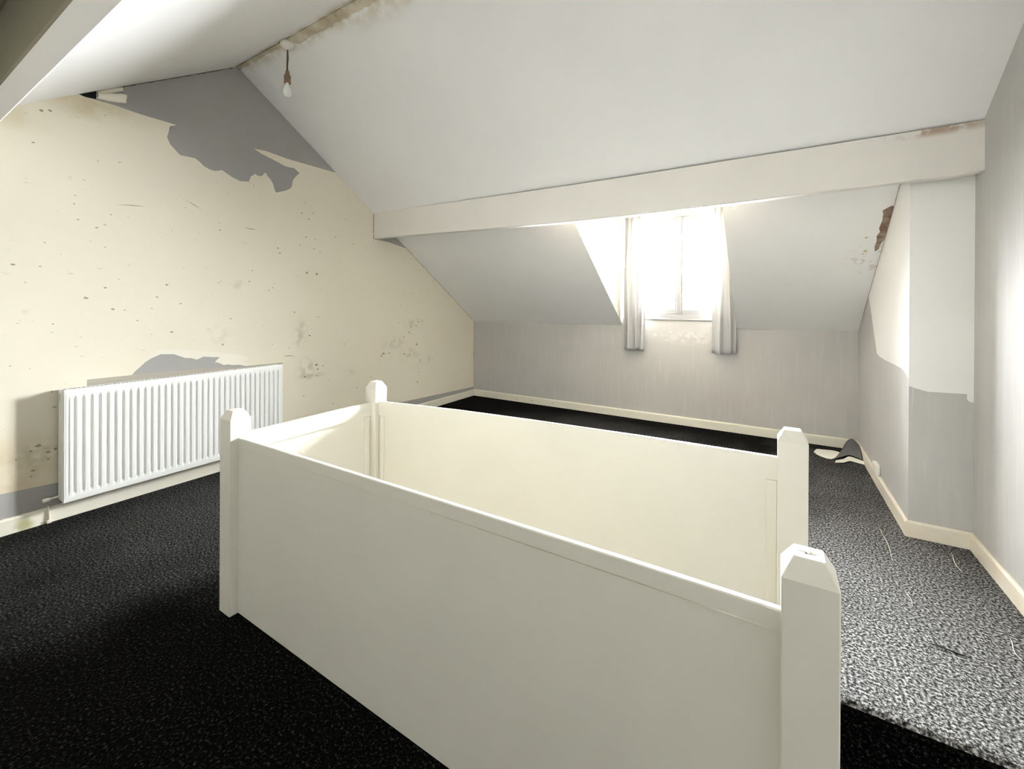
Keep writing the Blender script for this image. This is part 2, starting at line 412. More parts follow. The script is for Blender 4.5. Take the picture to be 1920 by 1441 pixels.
for (a, c) in [((1.52, 2.21), (1.63, 2.155)), ((1.95, 2.06), (2.07, 2.055)), ((1.10, 2.09), (1.28, 2.11)), ((2.3, .905), (2.42, .90))]:   # scratches
    regions.append(([(a[0], a[1]), ((a[0]+c[0])/2, (a[1]+c[1])/2+.006), (c[0], c[1]), ((a[0]+c[0])/2, (a[1]+c[1])/2-.002)], 2))
bm = bmesh.new()
patchwork(bm, gable(XL, YF-.02, YB+.02), [], regions, lambda y, z: (XL, y, z))
struct('wall_left', bm, [CREAM, GREY_L, MOULD, HOLE, TORN, STRIPM, FAINT])

# right gable wall
bm = bmesh.new()
patchwork(bm, [(YF-.02, -2.5), (YB+.02, -2.5), (YB+.02, zb(YB+.02)), (YA, ZA), (YF-.02, zf(YF-.02))], [], [], lambda y, z: (XR, y, z))
struct('wall_right', bm, GREY)

# low wall at the back, with the window opening above it in the dormer
bm = bmesh.new()
curls = [([(-.872,1.045),(-.84,1.085),(-.80,1.095),(-.765,1.06),(-.745,1.022),(-.76,1.02),(-.79,1.05),(-.81,1.075),(-.835,1.07),(-.86,1.05)], 1),
         ([(-.755,1.06),(-.72,1.068),(-.69,1.055),(-.665,1.03),(-.69,1.035),(-.72,1.05)], 1),
         (blob(-1.218, 1.043, .018, 9, 1.6), 1), (blob(-1.132, 1.047, .012, 9, 1.8), 1), (blob(-1.071, .994, .013, 9, 2.2), 1), (blob(-1.033, 1.083, .009, 9, 2.6), 1)]
patchwork(bm, [(XL-.02, -.02), (CHX+.02, -.02), (CHX+.02, ZK+.02), (DX1, ZK), (DX1, WZ0), (DX0, WZ0), (DX0, ZK), (XL-.02, ZK)], [], curls, lambda x, z: (x, YB, z))
struct('wall_back', bm, [GREY, GREY_LIGHT])
# plaster round the window above the sill line
bm = bmesh.new()
patchwork(bm, [(DX0-.005, WZ0), (DX1+.005, WZ0), (DX1+.005, DZ+.01), (DX0-.005, DZ+.01)], [[(WX0, WZ0-.1), (WX1, WZ0-.1), (WX1, WZ1), (WX0, WZ1)]], [], lambda x, z: (x, YB, z))
for (x0, x1) in ((WX0, WX0), (WX1, WX1)):
    vs = [bm.verts.new(p) for p in ((x0, YB, WZ0), (x0, YB+.14, WZ0), (x0, YB+.14, WZ1), (x0, YB, WZ1))]; bm.faces.new(vs)
vs = [bm.verts.new(p) for p in ((WX0, YB, WZ1), (WX0, YB+.14, WZ1), (WX1, YB+.14, WZ1), (WX1, YB, WZ1))]; bm.faces.new(vs)
struct('wall_dormer_front', bm, WHITE)

# front low wall behind the camera
bm = bmesh.new()
patchwork(bm, [(XL-.02, -.02), (XR+.02, -.02), (XR+.02, ZKF+.02), (XL-.02, ZKF+.02)], [], [], lambda x, z: (x, YF, z))
struct('wall_front', bm, PALEGREY)

# dormer cheeks and ceiling
YD = 3.50
for nm, x in (('wall_dormer_left', DX0), ('wall_dormer_right', DX1)):
    bm = bmesh.new()
    vs = [bm.verts.new(p) for p in ((x, YB, zb(YB)), (x, YB, DZ), (x, YD, DZ), (x, YD, zb(YD)))]; bm.faces.new(vs)
    struct(nm, bm, CHEEK)
bm = bmesh.new()
vs = [bm.verts.new(p) for p in ((DX0, YD, DZ), (DX1, YD, DZ), (DX1, YB, DZ), (DX0, YB, DZ))]; bm.faces.new(vs)
vs = [bm.verts.new(p) for p in ((DX0, YD, DZ), (DX1, YD, DZ), (DX1, YD, zb(YD)-.005), (DX0, YD, zb(YD)-.005))]; bm.faces.new(vs)
bm.faces.ensure_lookup_table(); bm.faces[1].material_index = 1
struct('ceiling_dormer', bm, [TIMBER, TIMBER])

# sloping ceiling, back pitch (with the dormer opening) and front pitch
dmg = [(.71,3.917),(.70,3.90),(.654,3.936),(.662,3.97),(.666,4.014),(.664,4.05),(.660,4.09),(.671,4.122),(.658,4.16),(.666,4.208),(.662,4.26),(.671,4.312),(.690,4.287),(.695,4.23),(.72,4.172)]
bm = bmesh.new()
patchwork(bm, [(XL-.02, YA), (XR+.02, YA), (XR+.02, YB+.02), (XL-.02, YB+.02)], [[(DX0, YD), (DX1, YD), (DX1, YB+.5), (DX0, YB+.5)]],
          [(dmg, 1), (blob(.60, 4.17, .010), 2), (blob(.612, 4.30, .013), 2), (blob(.60, 4.33, .007), 2)], lambda x, y: (x, y, zb(y)))
struct('ceiling', bm, [WHITE, BROWN, FAINT])
bm = bmesh.new()
patchwork(bm, [(XL-.02, YF-.02), (XR+.02, YF-.02), (XR+.02, YA), (XL-.02, YA)], [], [([(XL-.1, YF-.1), (XR+.1, YF-.1), (XR+.1, .34), (XL-.1, .34)], 1)], lambda x, y: (x, y, zf(y)))
struct('ceiling_front', bm, [WHITE, SHADE_KHAKI])

# the torn seam of paper along the ridge: a ragged bead of filler with a dark crack beside it
bm = bmesh.new()
nseg = 150; rows = []
random.seed(3)
wob = 0
for i in range(nseg+1):
    x = XL + (XR-XL)*i/nseg
    wob = .8*wob + random.uniform(-.004, .004)
    w = .012 + (.030 if x > -3.15 else .004) + abs(random.gauss(0, .006))
    y1 = YA - .014 + wob*.5; y2 = YA + w
    rows.append([bm.verts.new((x, y1, zf(min(y1, YA)) - .001)), bm.verts.new((x, YA + .3*w, zb(YA+.3*w) - .012 - random.uniform(0, .006))), bm.verts.new((x, y2, zb(y2) - .001))])
for a, c in zip(rows, rows[1:]):
    for j in range(2): bm.faces.new((a[j], a[j+1], c[j+1], c[j]))
SEAM = paint('torn_seam_filler', (.70, .65, .52), .9, .2, .8, 40, tint=(.42, .34, .22), big=9, bigamt=.9)
o = struct('trim_1', bm, SEAM)
o['kind'] = 'structure'
bm = bmesh.new()                                     # the dark crack
prev = None
for i in range(nseg+1):
    x = XL + .02 + (XR-XL-.04)*i/nseg
    y = YA - .018 + random.uniform(-.003, .003)
    hw = max(.0012, random.gauss(.0042 if x < -3.1 else .0018, .0015))
    cur = (bm.verts.new((x, y-hw, zf(y-hw)-.002)), bm.verts.new((x, y+hw, zf(y+hw)-.002)))
    if prev: bm.faces.new((prev[0], prev[1], cur[1], cur[0]))
    prev = cur
struct('trim_2', bm, CRACK)

def crack(name, pts, w, mat, jit=.004):
    """a ragged open joint following pts, each with its own pair of width vectors"""
    bm = bmesh.new(); prev = None
    for p, d in pts:
        p = Vector(p); d = Vector(d)
        a = max(.0008, random.gauss(w, w*.5)); b_ = max(.0005, random.gauss(w*.5, w*.3))
        cur = (bm.verts.new(p - d*a), bm.verts.new(p + d*b_))
        if prev: bm.faces.new((prev[0], prev[1], cur[1], cur[0]))
        prev = cur
    return struct(name, bm, mat)
REDCRACK = paint('reddish_crack', (.30, .19, .15), .9, .25, .5, 60, tint=(.55, .45, .38), big=14, bigamt=.9)
sl = Vector((0, -SB, -1)).normalized()
crack('trim_3', [((XL+.002, y, zb(y)-.003), sl) for y in [3.86+.02*k for k in range(72)]], .007, REDCRACK)
crack('trim_4', [((XL+.002, 3.372, z), (0, -1, 0)) for z in [2.155+.02*k for k in range(15)]], .006, REDCRACK)
crack('trim_5', [((XL+.004, YB-.003, z), (0, -1, 0)) for z in [.10+.025*k for k in range(42)]], .005, REDCRACK)
crack('trim_6', [((XL+.002, y, zf(y)-.003), Vector((0, SF, -1)).normalized()) for y in [1.12+.02*k for k in range(38)]], .005, CRACK)
crack('trim_7', [((CHX-.002, y, zb(y)-.003), sl) for y in [3.55+.03*k for k in range(58)]], .004, REDCRACK)

# ------------------------------------------------------------------ purlins
def purlin(name, y0, y1, st, up, back):
    bm = bmesh.new(); R = []
    for (x, zt, zbm) in st:
        R.append([bm.verts.new(p) for p in ((x, y0, zt), (x, y0, zbm+.006), (x, y0+.006*up, zbm), (x, y1-.006*up, zbm), (x, y1, zbm+.006), (x, y1, zt-.0))])
    for a, c in zip(R, R[1:]):
        for j in range(5):
            f_ = bm.faces.new((a[j], a[j+1], c[j+1], c[j]))
            if j >= 3: f_.material_index = 1
    return struct(name, bm, [GREY_BEAM, back])
st = [(XL-.01,2.450,2.158),(-3.2,2.442,2.146),(-2.42,2.432,2.130),(-1.6,2.424,2.112),(-1.1,2.422,2.110),(-.7,2.423,2.113),(-.1,2.426,2.124),(.15,2.426,2.131),(.6,2.427,2.139),(.87,2.430,2.142),(1.02,2.430,2.156)]
purlin('ceiling_beam_back', 3.378, 3.378+.078, st, 1, TIMBER)
purlin('ceiling_beam_front', .406, .330, [(XL-.01, 2.50, 2.156), (-1.5, 2.5, 2.156), (XR+.01, 2.50, 2.156)], -1, SHADE_KHAKI)

# ------------------------------------------------------------------ chimney breast
bm = bmesh.new()
side = [(CHY, -.02), (YB+.02, -.02), (YB+.02, zb(YB+.02)), (CHY, zb(CHY)+.0)]
swhite = [(4.95,1.60),(4.830,1.490),(4.78,1.44),(4.731,1.396),(4.60,1.22),(4.454,1.025),(4.36,1.01),(4.149,1.003),(3.95,1.003),(3.686,1.001),(3.60,.985),(3.531,.964),(3.3,.95),(3.3,3),(4.2,3)]
patchwork(bm, side, [], [(swhite, 1)], lambda y, z: (CHX, y, z))
fwhite = [(.6,.93),(.710,.916),(.744,.903),(.794,.889),(.865,.891),(.962,.894),(.962,.862),(.975,.849),(1.009,.843),(1.1,.82),(1.1,3),(.6,3)]
drip = [(.728,.91),(.733,.91),(.728,.80),(.722,.74),(.720,.74),(.725,.80)]
patchwork(bm, [(CHX, -.02), (XR+.02, -.02), (XR+.02, zb(CHY)), (CHX, zb(CHY))], [], [(fwhite, 1), (drip, 2)], lambda x, z: (x, CHY, z))
bmesh.ops.remove_doubles(bm, verts=bm.verts, dist=1e-5)
struct('wall_chimney_breast', bm, [GREY, CHWHITE, GREY_LIGHT])

# ------------------------------------------------------------------ baseboards
def skirting(name, p, q, n, mat, h=.096, t=.016):
    """p->q along the wall foot, n points into the room"""
    p = Vector((*p, 0)); q = Vector((*q, 0)); n = Vector((*n, 0))
    prof = [(0, 0), (t, 0), (t, h-.012), (t-.004, h-.004), (t-.009, h), (0, h)]
    bm = bmesh.new(); R = []
    for e_ in (p, q):
        R.append([bm.verts.new(e_ + n*a + Vector((0, 0, z))) for a, z in prof])
    for j in range(len(prof)-1): bm.faces.new((R[0][j], R[0][j+1], R[1][j+1], R[1][j]))
    bm.faces.new(R[0]); bm.faces.new(R[1][::-1])
    return struct(name, bm, mat)
skirting('baseboard_left', (XL, YF), (XL, YB), (1, 0), SKIRT_B)
skirting('baseboard_back', (XL, YB), (CHX, YB), (0, -1), SKIRT_B)
skirting('baseboard_chimney_side', (CHX, YB), (CHX, CHY-.016), (-1, 0), SKIRT)
skirting('baseboard_chimney_front', (CHX, CHY), (XR, CHY), (0, -1), SKIRT)
skirting('baseboard_right', (XR, CHY), (XR, SY1), (-1, 0), SKIRT)
skirting('baseboard_right.001', (XR, SY0), (XR, YF), (-1, 0), SKIRT)
skirting('baseboard_front', (XL, YF), (XR, YF), (0, 1), SKIRT_B)

# ------------------------------------------------------------------ window
win = bpy.data.objects.new('window_1', None); COL.objects.link(win); win['kind'] = 'structure'
win.location = ((WX0+WX1)/2, YB, WZ0)
def wpart(name, boxes, mat, parent=win, bevel=.003):
    bm = bmesh.new()
    for b_ in boxes: box(bm, *b_, bevel=bevel, seg=1)
    o = mesh_obj(name, bm, mat)
    return keep(o, parent)
FY0, FY1 = YB+.02, YB+.09
wpart('window_frame', [(WX0, WX0+.05, FY0, FY1, WZ0, WZ1), (WX1-.05, WX1, FY0, FY1, WZ0, WZ1), (WX0+.05, WX1-.05, FY0, FY1, WZ1-.05, WZ1), (WX0+.05, WX1-.05, FY0, FY1, WZ0, WZ0+.06)], UPVC)
XM = -.952
wpart('mullion', [(XM-.028, XM+.028, FY0-.005, FY1, WZ0+.06, WZ1-.05)], UPVC)
for (a, c) in ((WX0+.05, XM-.028), (XM+.028, WX1-.05)):
    wpart('sash', [(a, a+.018, FY0+.01, FY1-.01, WZ0+.06, WZ1-.05), (c-.018, c, FY0+.01, FY1-.01, WZ0+.06, WZ1-.05),
                   (a+.018, c-.018, FY0+.01, FY1-.01, WZ0+.06, WZ0+.115), (a+.018, c-.018, FY0+.01, FY1-.01, WZ1-.078, WZ1-.05)], UPVC)
bm = bmesh.new()
vs = [bm.verts.new(p) for p in ((WX0+.05, FY1-.03, WZ0+.06), (WX1-.05, FY1-.03, WZ0+.06), (WX1-.05, FY1-.03, WZ1-.05), (WX0+.05, FY1-.03, WZ1-.05))]; bm.faces.new(vs)
keep(mesh_obj('glass_pane', bm, GLASS), win)
wpart('window_sill', [(WX0-.03, WX1+.03, YB-.012, FY0, WZ0-.012, WZ0+.008)], UPVC)

# ------------------------------------------------------------------ curtains
def curtain(x0, x1, zt, zbm, y, folds, amp, label, pinch=0.0, seed=1, flare=0):
    random.seed(seed)
    t = thing('curtain', label, 'curtain', ((x0+x1)/2, y, zbm), 'curtains at the dormer window')
    nu, nv = 110, 44
    ph = [random.uniform(-.5, .5) for _ in range(6)]
    bm = bmesh.new(); G = []
    for j in range(nv+1):
        v = j/nv; z = zt + (zbm-zt)*v
        row = []
        for i in range(nu+1):
            u = i/nu
            uu = u + .035*math.sin(2*math.pi*u + 1.5*v + ph[0]) + .02*math.sin(5*u+3*v+ph[1])
            wave = math.sin(2*math.pi*folds*uu + ph[2])
            wave = wave + .25*math.sin(2*math.pi*folds*2*uu + ph[3] + v)
            aa = amp*(.55 + .5*v + .1*math.sin(6*v+ph[4]+8*u))
            xa = x0 + (x1-x0)*u
            c = (x0+x1)/2
            xa = c + (xa-c)*(1 - pinch*(1-v)) + flare*v*u
            row.append(bm.verts.new((xa + .006*math.sin(8*v + 9*u), y + aa*wave, z + (.006*math.sin(2*math.pi*folds*uu*.5+1) if j == nv else 0))))
        G.append(row)
    for a, c in zip(G, G[1:]):
        for i in range(nu): bm.faces.new((a[i], a[i+1], c[i+1], c[i]))
    o = keep(mesh_obj('curtain_fabric', bm, CLOTH, smooth=True), t)
    # gathered heading tape
    bm = bmesh.new()
    hx0 = (x0+x1)/2 - (x1-x0)/2*(1-pinch); hx1 = (x0+x1)/2 + (x1-x0)/2*(1-pinch)
    pts = [(hx0 + (hx1-hx0)*k/40, y + .6*amp*math.sin(2*math.pi*folds*k/40), 0) for k in range(41)]
    prev = None
    for (px, py, _) in pts:
        cur = (bm.verts.new((px, py-.004, zt-.055)), bm.verts.new((px, py-.006, zt+.012)), bm.verts.new((px, py+.006, zt+.012)), bm.verts.new((px, py+.004, zt-.055)))
        if prev:
            for j in range(3): bm.faces.new((prev[j], prev[j+1], cur[j+1], cur[j]))
        prev = cur
    keep(mesh_obj('curtain_heading', bm, CLOTH, smooth=True), t)
    # bottom hem
    bm = bmesh.new(); prev = None
    for i in range(nu+1):
        u = i/nu
        uu = u + .035*math.sin(2*math.pi*u + 1.5 + ph[0]) + .02*math.sin(5*u+3+ph[1])
        wave = math.sin(2*math.pi*folds*uu + ph[2]) + .25*math.sin(2*math.pi*folds*2*uu + ph[3] + 1)
        aa = amp*(1.05 + .1*math.sin(6+ph[4]+8*u))
        px = x0 + (x1-x0)*u + flare*u + .006*math.sin(8 + 9*u); py = y + aa*wave
        z = zbm + .006*math.sin(2*math.pi*folds*uu*.5+1)
        cur = (bm.verts.new((px, py-.003, z+.045)), bm.verts.new((px, py-.004, z)), bm.verts.new((px, py+.004, z)), bm.verts.new((px, py+.003, z+.045)))
        if prev:
            for j in range(3): bm.faces.new((prev[j], prev[j+1], cur[j+1], cur[j]))
        prev = cur
    keep(mesh_obj('hem', bm, CLOTH, smooth=True), t)
    return t
curtain(-1.575, -1.315, 2.50, .850, 5.235, 3.2, .026, 'white pleated curtain hanging left of the dormer window', .12, 4)
curtain(-.585, -.352, 2.50, .868, 5.235, 2.4, .028, 'white pleated curtain hanging right of the dormer window, wider at its foot', .25, 9, .022)

bm = bmesh.new()
tube(bm, [(DX0, 5.235, 2.518), (-1.2, 5.235, 2.512), (-.8, 5.235, 2.511), (DX1, 5.235, 2.518)], .0035, 8)
tag(mesh_obj('curtain_wire', bm, PLASTIC, smooth=True), 'thin white curtain wire stretched across the dormer above the window', 'curtain wire')

def cup_hook(x, zt, label):
    bm = bmesh.new()
    y = 3.40
    tube(bm, [(x, y, zt+.004), (x, y, zt-.014), (x, y, zt-.024)], .0022, 8)
    arc = [(x + .011*math.sin(a), y, zt-.036 + .012*math.cos(a)) for a in [math.pi*1.0*k/8*1.55 for k in range(9)]]
    tube(bm, arc, .0022, 8)
    box(bm, x-.004, x+.004, y-.004, y+.004, zt-.004, zt+.002)
    tag(mesh_obj('cup_hook', bm, PLASTIC, smooth=True), label, 'hook', 'cup hooks under the purlin beam')
cup_hook(-.63, 2.115, 'small white cup hook under the beam, in front of the window glass')
cup_hook(-.24, 2.122, 'small white cup hook under the beam, right of the window and curtains')

# ------------------------------------------------------------------ radiator
RX, RY0, RY1, RZ0, RZ1 = -3.80, .815, 2.234, .131, .848
rad = thing('radiator', 'long white ribbed panel radiator on the stained cream wall', 'radiator', (XL, (RY0+RY1)/2, RZ0))
bm = bmesh.new()
pitch = .0399; ny = int((RY1-RY0)/.0025); zs = sorted([RZ0 + (RZ1-RZ0)*k/58 for k in range(59)] + [RZ0+.0095, RZ1-.0095])
G = []
for i in range(ny+1):
    y = RY0 + (RY1-RY0)*i/ny
    ph = ((y - .867)/pitch) % 1.0             # groove centres
    dd = min(ph, 1-ph)*pitch
    g = 1 - min(1, max(0, (dd-.0035)/.006)); g = g*g*(3-2*g)
    if y < RY0+.035 or y > RY1-.035: g *= 0
    row = []
    for z in zs:
        e_ = min(z-RZ0, RZ1-z)
        m_ = min(1, max(0, (e_-.045)/.022)); m_ = m_*m_*(3-2*m_)
        edge = min(e_, y-RY0, RY1-y)
        rim = -.006*(1-min(1, edge/.006))
        # ribs stand proud of the flat margin, grooves sink behind it
        if .008 < edge < .0125: rim -= .003
        rib = m_*(.0035*(1-g) - .010*g)
        if y < RY0+.030 or y > RY1-.030: rib = 0
        row.append(bm.verts.new((RX - .0035 + rib + rim, y, z)))
    G.append(row)
for a, c in zip(G, G[1:]):
    for j in range(60): bm.faces.new((a[j], c[j], c[j+1], a[j+1]))
keep(mesh_obj('front_panel', bm, ENAMEL, smooth=True), rad)
bm = bmesh.new(); box(bm, RX-.014, RX-.009, RY0+.002, RY1-.002, RZ0+.002, RZ1-.002, .001)
keep(mesh_obj('front_panel_back', bm, ENAMEL), rad)
bm = bmesh.new(); box(bm, XL+.030, XL+.036, RY0+.01, RY1-.01, RZ0+.02, RZ1-.02, .002)
keep(mesh_obj('rear_panel', bm, RADDARK), rad)
bm = bmesh.new()                                     # convector fins between the panels
for k in range(70):
    y = RY0+.03 + (RY1-RY0-.06)*k/69
    box(bm, XL+.036, RX-.014, y-.0006, y+.0006, RZ0+.05, RZ1-.03)
keep(mesh_obj('convector_fins', bm, RADDARK), rad)
for y0, lab in ((RY0, 1), (RY1-.004, 0)):
    bm = bmesh.new()
    ya, yb_ = y0, y0+.004
    outl = [(XL+.028, RZ0+.01), (RX-.008, RZ0+.01), (RX-.008, RZ1-.006), (XL+.028, RZ1-.006)]
    slot = [(XL+.050, RZ1-.085), (XL+.066, RZ1-.085), (XL+.070, RZ1-.03), (XL+.046, RZ1-.03)]
    patchwork(bm, outl, [slot], [], lambda x, z: (x, ya, z))
    ex = bmesh.ops.extrude_face_region(bm, geom=bm.faces[:])
    bmesh.ops.translate(bm, verts=[v for v in ex['geom'] if isinstance(v, bmesh.types.BMVert)], vec=(0, .004, 0))
    keep(mesh_obj('side_panel', bm, ENAMEL), rad)
bm = bmesh.new()                                     # top grille
box(bm, XL+.030, XL+.040, RY0+.004, RY1-.004, RZ1-.010, RZ1-.004)
box(bm, RX-.020, RX-.010, RY0+.004, RY1-.004, RZ1-.010, RZ1-.004)
k = RY0+.03
while k < RY1-.02:
    box(bm, XL+.040, RX-.020, k-.0035, k+.0035, RZ1-.010, RZ1-.005); k += .022
keep(mesh_obj('top_grille', bm, ENAMEL), rad)
for y in (RY0+.2, RY1-.2):
    bm = bmesh.new(); box(bm, XL+.001, XL+.032, y-.02, y+.02, RZ0+.06, RZ1-.06, .002)
    keep(mesh_obj('wall_bracket', bm, ENAMEL), rad)
bm = bmesh.new()                                     # valve tail and cap at the near lower end
tube(bm, [(XL+.055, RY0+.02, RZ0+.035), (XL+.055, RY0-.045, RZ0+.030)], .007, 10)
tube(bm, [(XL+.055, RY0-.040, RZ0+.030), (XL+.055, RY0-.052, RZ0+.029), (XL+.055, RY0-.075, RZ0+.028)], [.010, .013, .012], 12)
o = keep(mesh_obj('valve', bm, PLASTIC, smooth=True), rad)

bm = bmesh.new()                                     # pipe clip on the skirting left of the radiator
tube(bm, [(XL+.022, .775, .0), (XL+.024, .775, .05), (XL+.019, .775, .092), (XL+.004, .775, .100)], .007, 8)
box(bm, XL+.016, XL+.034, .762, .788, 0, .022, .005)
tag(mesh_obj('pipe_clip', bm, SKIRT, smooth=True), 'small painted pipe clip over the skirting left of the radiator', 'pipe clip')

# ------------------------------------------------------------------ balustrade round the stairwell
PW = .0912
PX0, PX1 = -2.0562-PW, .0163
PY0, PY1 = .9662, 1.7845
bal = thing('balustrade', 'cream boxed balustrade with four square newel posts around the stairwell', 'balustrade', ((PX0+PX1+PW)/2, (PY0+PY1+PW)/2, 0))
def newel(x, y, top, zbm, seed):
    random.seed(seed)
    bm = bmesh.new()
    ins, drop, c = .021, .036, .0025
    def ring(a, b_, z, cc=c):
        # a: inset of the square; cc: small arris
        x0, x1, y0, y1 = x+a, x+PW-a, y+a, y+PW-a
        pts = [(x0+cc, y0), (x1-cc, y0), (x1, y0+cc), (x1, y1-cc), (x1-cc, y1), (x0+cc, y1), (x0, y1-cc), (x0, y0+cc)]
        return [bm.verts.new((p[0], p[1], z)) for p in pts]
    R = [ring(0, 0, zbm), ring(0, 0, top-drop-.002), ring(.0015, 0, top-drop+.001), ring(ins-.002, 0, top-.003), ring(ins, 0, top)]
    for a, b_ in zip(R, R[1:]):
        for k in range(8): bm.faces.new((a[k], a[(k+1) % 8], b_[(k+1) % 8], b_[k]))
    bm.faces.new(R[-1]); bm.faces.new(R[0][::-1])
    return keep(mesh_obj('newel_post', bm, GLOSS), bal)
nFL = newel(PX0, PY0, .9132, 0, 1); nRL = newel(PX0, PY1, .921, 0, 2); nRR = newel(PX1, PY1, .9608, 0, 3); nFR = newel(PX1, PY0, .921, 0, 4)
# chipped paint on the near post's flat top
bm = bmesh.new()
cx_, cy_ = PX1+PW/2, PY0+PW/2
for (ax, ay, r) in ((-.010, .004, .0045), (-.001, -.002, .004), (.007, .001, .0045), (.003, .007, .0028), (-.006, -.004, .0025)):
    pts = blob(cx_+ax, cy_+ay, r, 8, 1.5)
    lo = [bm.verts.new((p[0], p[1], .9214)) for p in pts]
    bm.faces.new(lo)
keep(mesh_obj('paint_chips', bm, STRIPM), nFR)

def rail_strip(st, c0, c1, axis, h, mat=GLOSS, parent=bal, name='top_rail', r=.004):
    """st: (along, top z). c0..c1: thickness range across. axis 'x' or 'y' is the run."""
    bm = bmesh.new(); R = []
    for (s_, zt) in st:
        prof = [(c0, zt-h), (c0, zt-r), (c0+r*.4, zt-r*.4), (c0+r, zt), (c1-r, zt), (c1-r*.4, zt-r*.4), (c1, zt-r), (c1, zt-h)]
        R.append([bm.verts.new((s_, c, z) if axis == 'x' else (c, s_, z)) for c, z in prof])
    n = len(prof)
    for a, b_ in zip(R, R[1:]):
        for k in range(n): bm.faces.new((a[k], a[(k+1) % n], b_[(k+1) % n], b_[k]))
    bm.faces.new(R[0]); bm.faces.new(R[-1][::-1])
    return keep(mesh_obj(name, bm, mat), parent)
XA, XB = PX0+PW, PX1
FT = [(XA-.003, .793), (-1.7, .795), (-1.2, .798), (-.55, .800), (-.27, .800), (XB+.003, .7985)]
RT = [(XA-.003, .803), (-1.75, .818), (-1.442, .831), (-.984, .843), (-.474, .852), (XB+.003, .857)]
rail_strip(FT, 1.000, 1.019, 'x', .042, r=.003)
rail_strip([(a, z-.0445) for a, z in FT], 1.0065, 1.019, 'x', .045, name='inner_rail', r=.001)
rail_strip(RT, 1.810, 1.832, 'x', .084, r=.003)
LT = [(PY0+PW-.003, .797), (PY1+.003, .800)]
rail_strip(LT, -2.114, -2.092, 'y', .082, r=.003)

def panel(name, st, c0, c1, axis, zbm):
    bm = bmesh.new(); R = []
    for (s_, zt) in st:
        prof = [(c0, zbm), (c0, zt), (c1, zt), (c1, zbm)]
        R.append([bm.verts.new((s_, c, z) if axis == 'x' else (c, s_, z)) for c, z in prof])
    for a, b_ in zip(R, R[1:]):
        for k in range(4): bm.faces.new((a[k], a[(k+1) % 4], b_[(k+1) % 4], b_[k]))
    bm.faces.new(R[0]); bm.faces.new(R[-1][::-1])
    return keep(mesh_obj(name, bm, GLOSS), bal)
panel('front_panel', [(XA-.002, .7480), (-1.2, .7533), (XB+.002, .754)], 1.0025, 1.0065, 'x', .0)
panel('back_panel', [(a, z-.084+.002) for a, z in RT], 1.820, 1.832, 'x', .0)
panel('side_panel', [(a, z-.082+.002) for a, z in LT], -2.114, -2.104, 'y', .0)
def batten(x0, x1, y0, y1, z1):
    bm = bmesh.new(); box(bm, x0, x1, y0, y1, 0.0, z1, .002, 1)
    keep(mesh_obj('batten', bm, GLOSS), bal)
batten(XA+.012, XA+.040, 1.808, 1.820, .718)
batten(XB-.034, XB, 1.808, 1.820, .772)
batten(-2.104, -2.090, PY1-.045, PY1-.015, .716)
batten(-2.104, -2.090, PY0+PW, PY0+PW+.03, .714)
batten(XB-.03, XB, 1.0065, 1.022, .708)
batten(XA, XA+.03, 1.0065, 1.022, .703)

# ------------------------------------------------------------------ stairwell below the floor
ZW = -2.5
def well_wall(name, pts, mat=None):
    bm = bmesh.new()
    for a, c in zip(pts, pts[1:]):
        bm.faces.new([bm.verts.new(q) for q in ((*a, -.001), (*c, -.001), (*c, ZW), (*a, ZW))])
    struct(name, bm, mat or GLOSS)
well_wall('wall_stairwell_front', [(OX0, OY0), (QX0, OY0)])
well_wall('wall_stairwell_front_head', [(QX1, SY0), (SX1, SY0)])
well_wall('wall_stairwell_back', [(OX0, OY1), (QX0, OY1)])
well_wall('wall_stairwell_back_head', [(QX1, SY1), (SX1, SY1)])
well_wall('wall_stairwell_left', [(OX0, OY0), (OX0, OY1)])
well_wall('wall_stairwell_post_front', [(QX0, OY0), (QX0, 1.060), (QX1, 1.060), (QX1, SY0)])
well_wall('wall_stairwell_post_back', [(QX0, OY1), (QX0, 1.782), (QX1, 1.782), (QX1, SY1)])
bm = bmesh.new(); bm.faces.new([bm.verts.new(q) for q in ((OX0, SY0, ZW), (SX1, SY0, ZW), (SX1, SY1, ZW), (OX0, SY1, ZW))])
struct('floor_landing', bm, GLOSS)
stair = thing('staircase', 'black carpeted stair head dropping away right of the near newel post', 'staircase', (.55, 1.5, -.23))
bm = bmesh.new(); box(bm, QX1+.004, SX1-.004, SY1-.022, SY1-.004, -.19, -.052)
keep(mesh_obj('riser', bm, CARPET_SHADED), stair)
bm = bmesh.new(); box(bm, QX1+.004, SX1-.004, SY0+.004, SY1-.010, -.23, -.19, .008)
keep(mesh_obj('landing_tread', bm, CARPET_SHADED), stair)
# added unseen area light deep in the stairwell, fill for ceiling and inner panels
WELL_FILL = 2.3
ld = bpy.data.lights.new('stairwell_fill', 'AREA'); ld.shape = 'RECTANGLE'; ld.size = 1.9; ld.size_y = .72; ld.energy = WELL_FILL; ld.color = (1, .98, .93)
lo_ = bpy.data.objects.new('stairwell_fill', ld); COL.objects.link(lo_); lo_.location = (-1.05, 1.42, -2.3); lo_.rotation_euler = (math.pi, 0, 0)

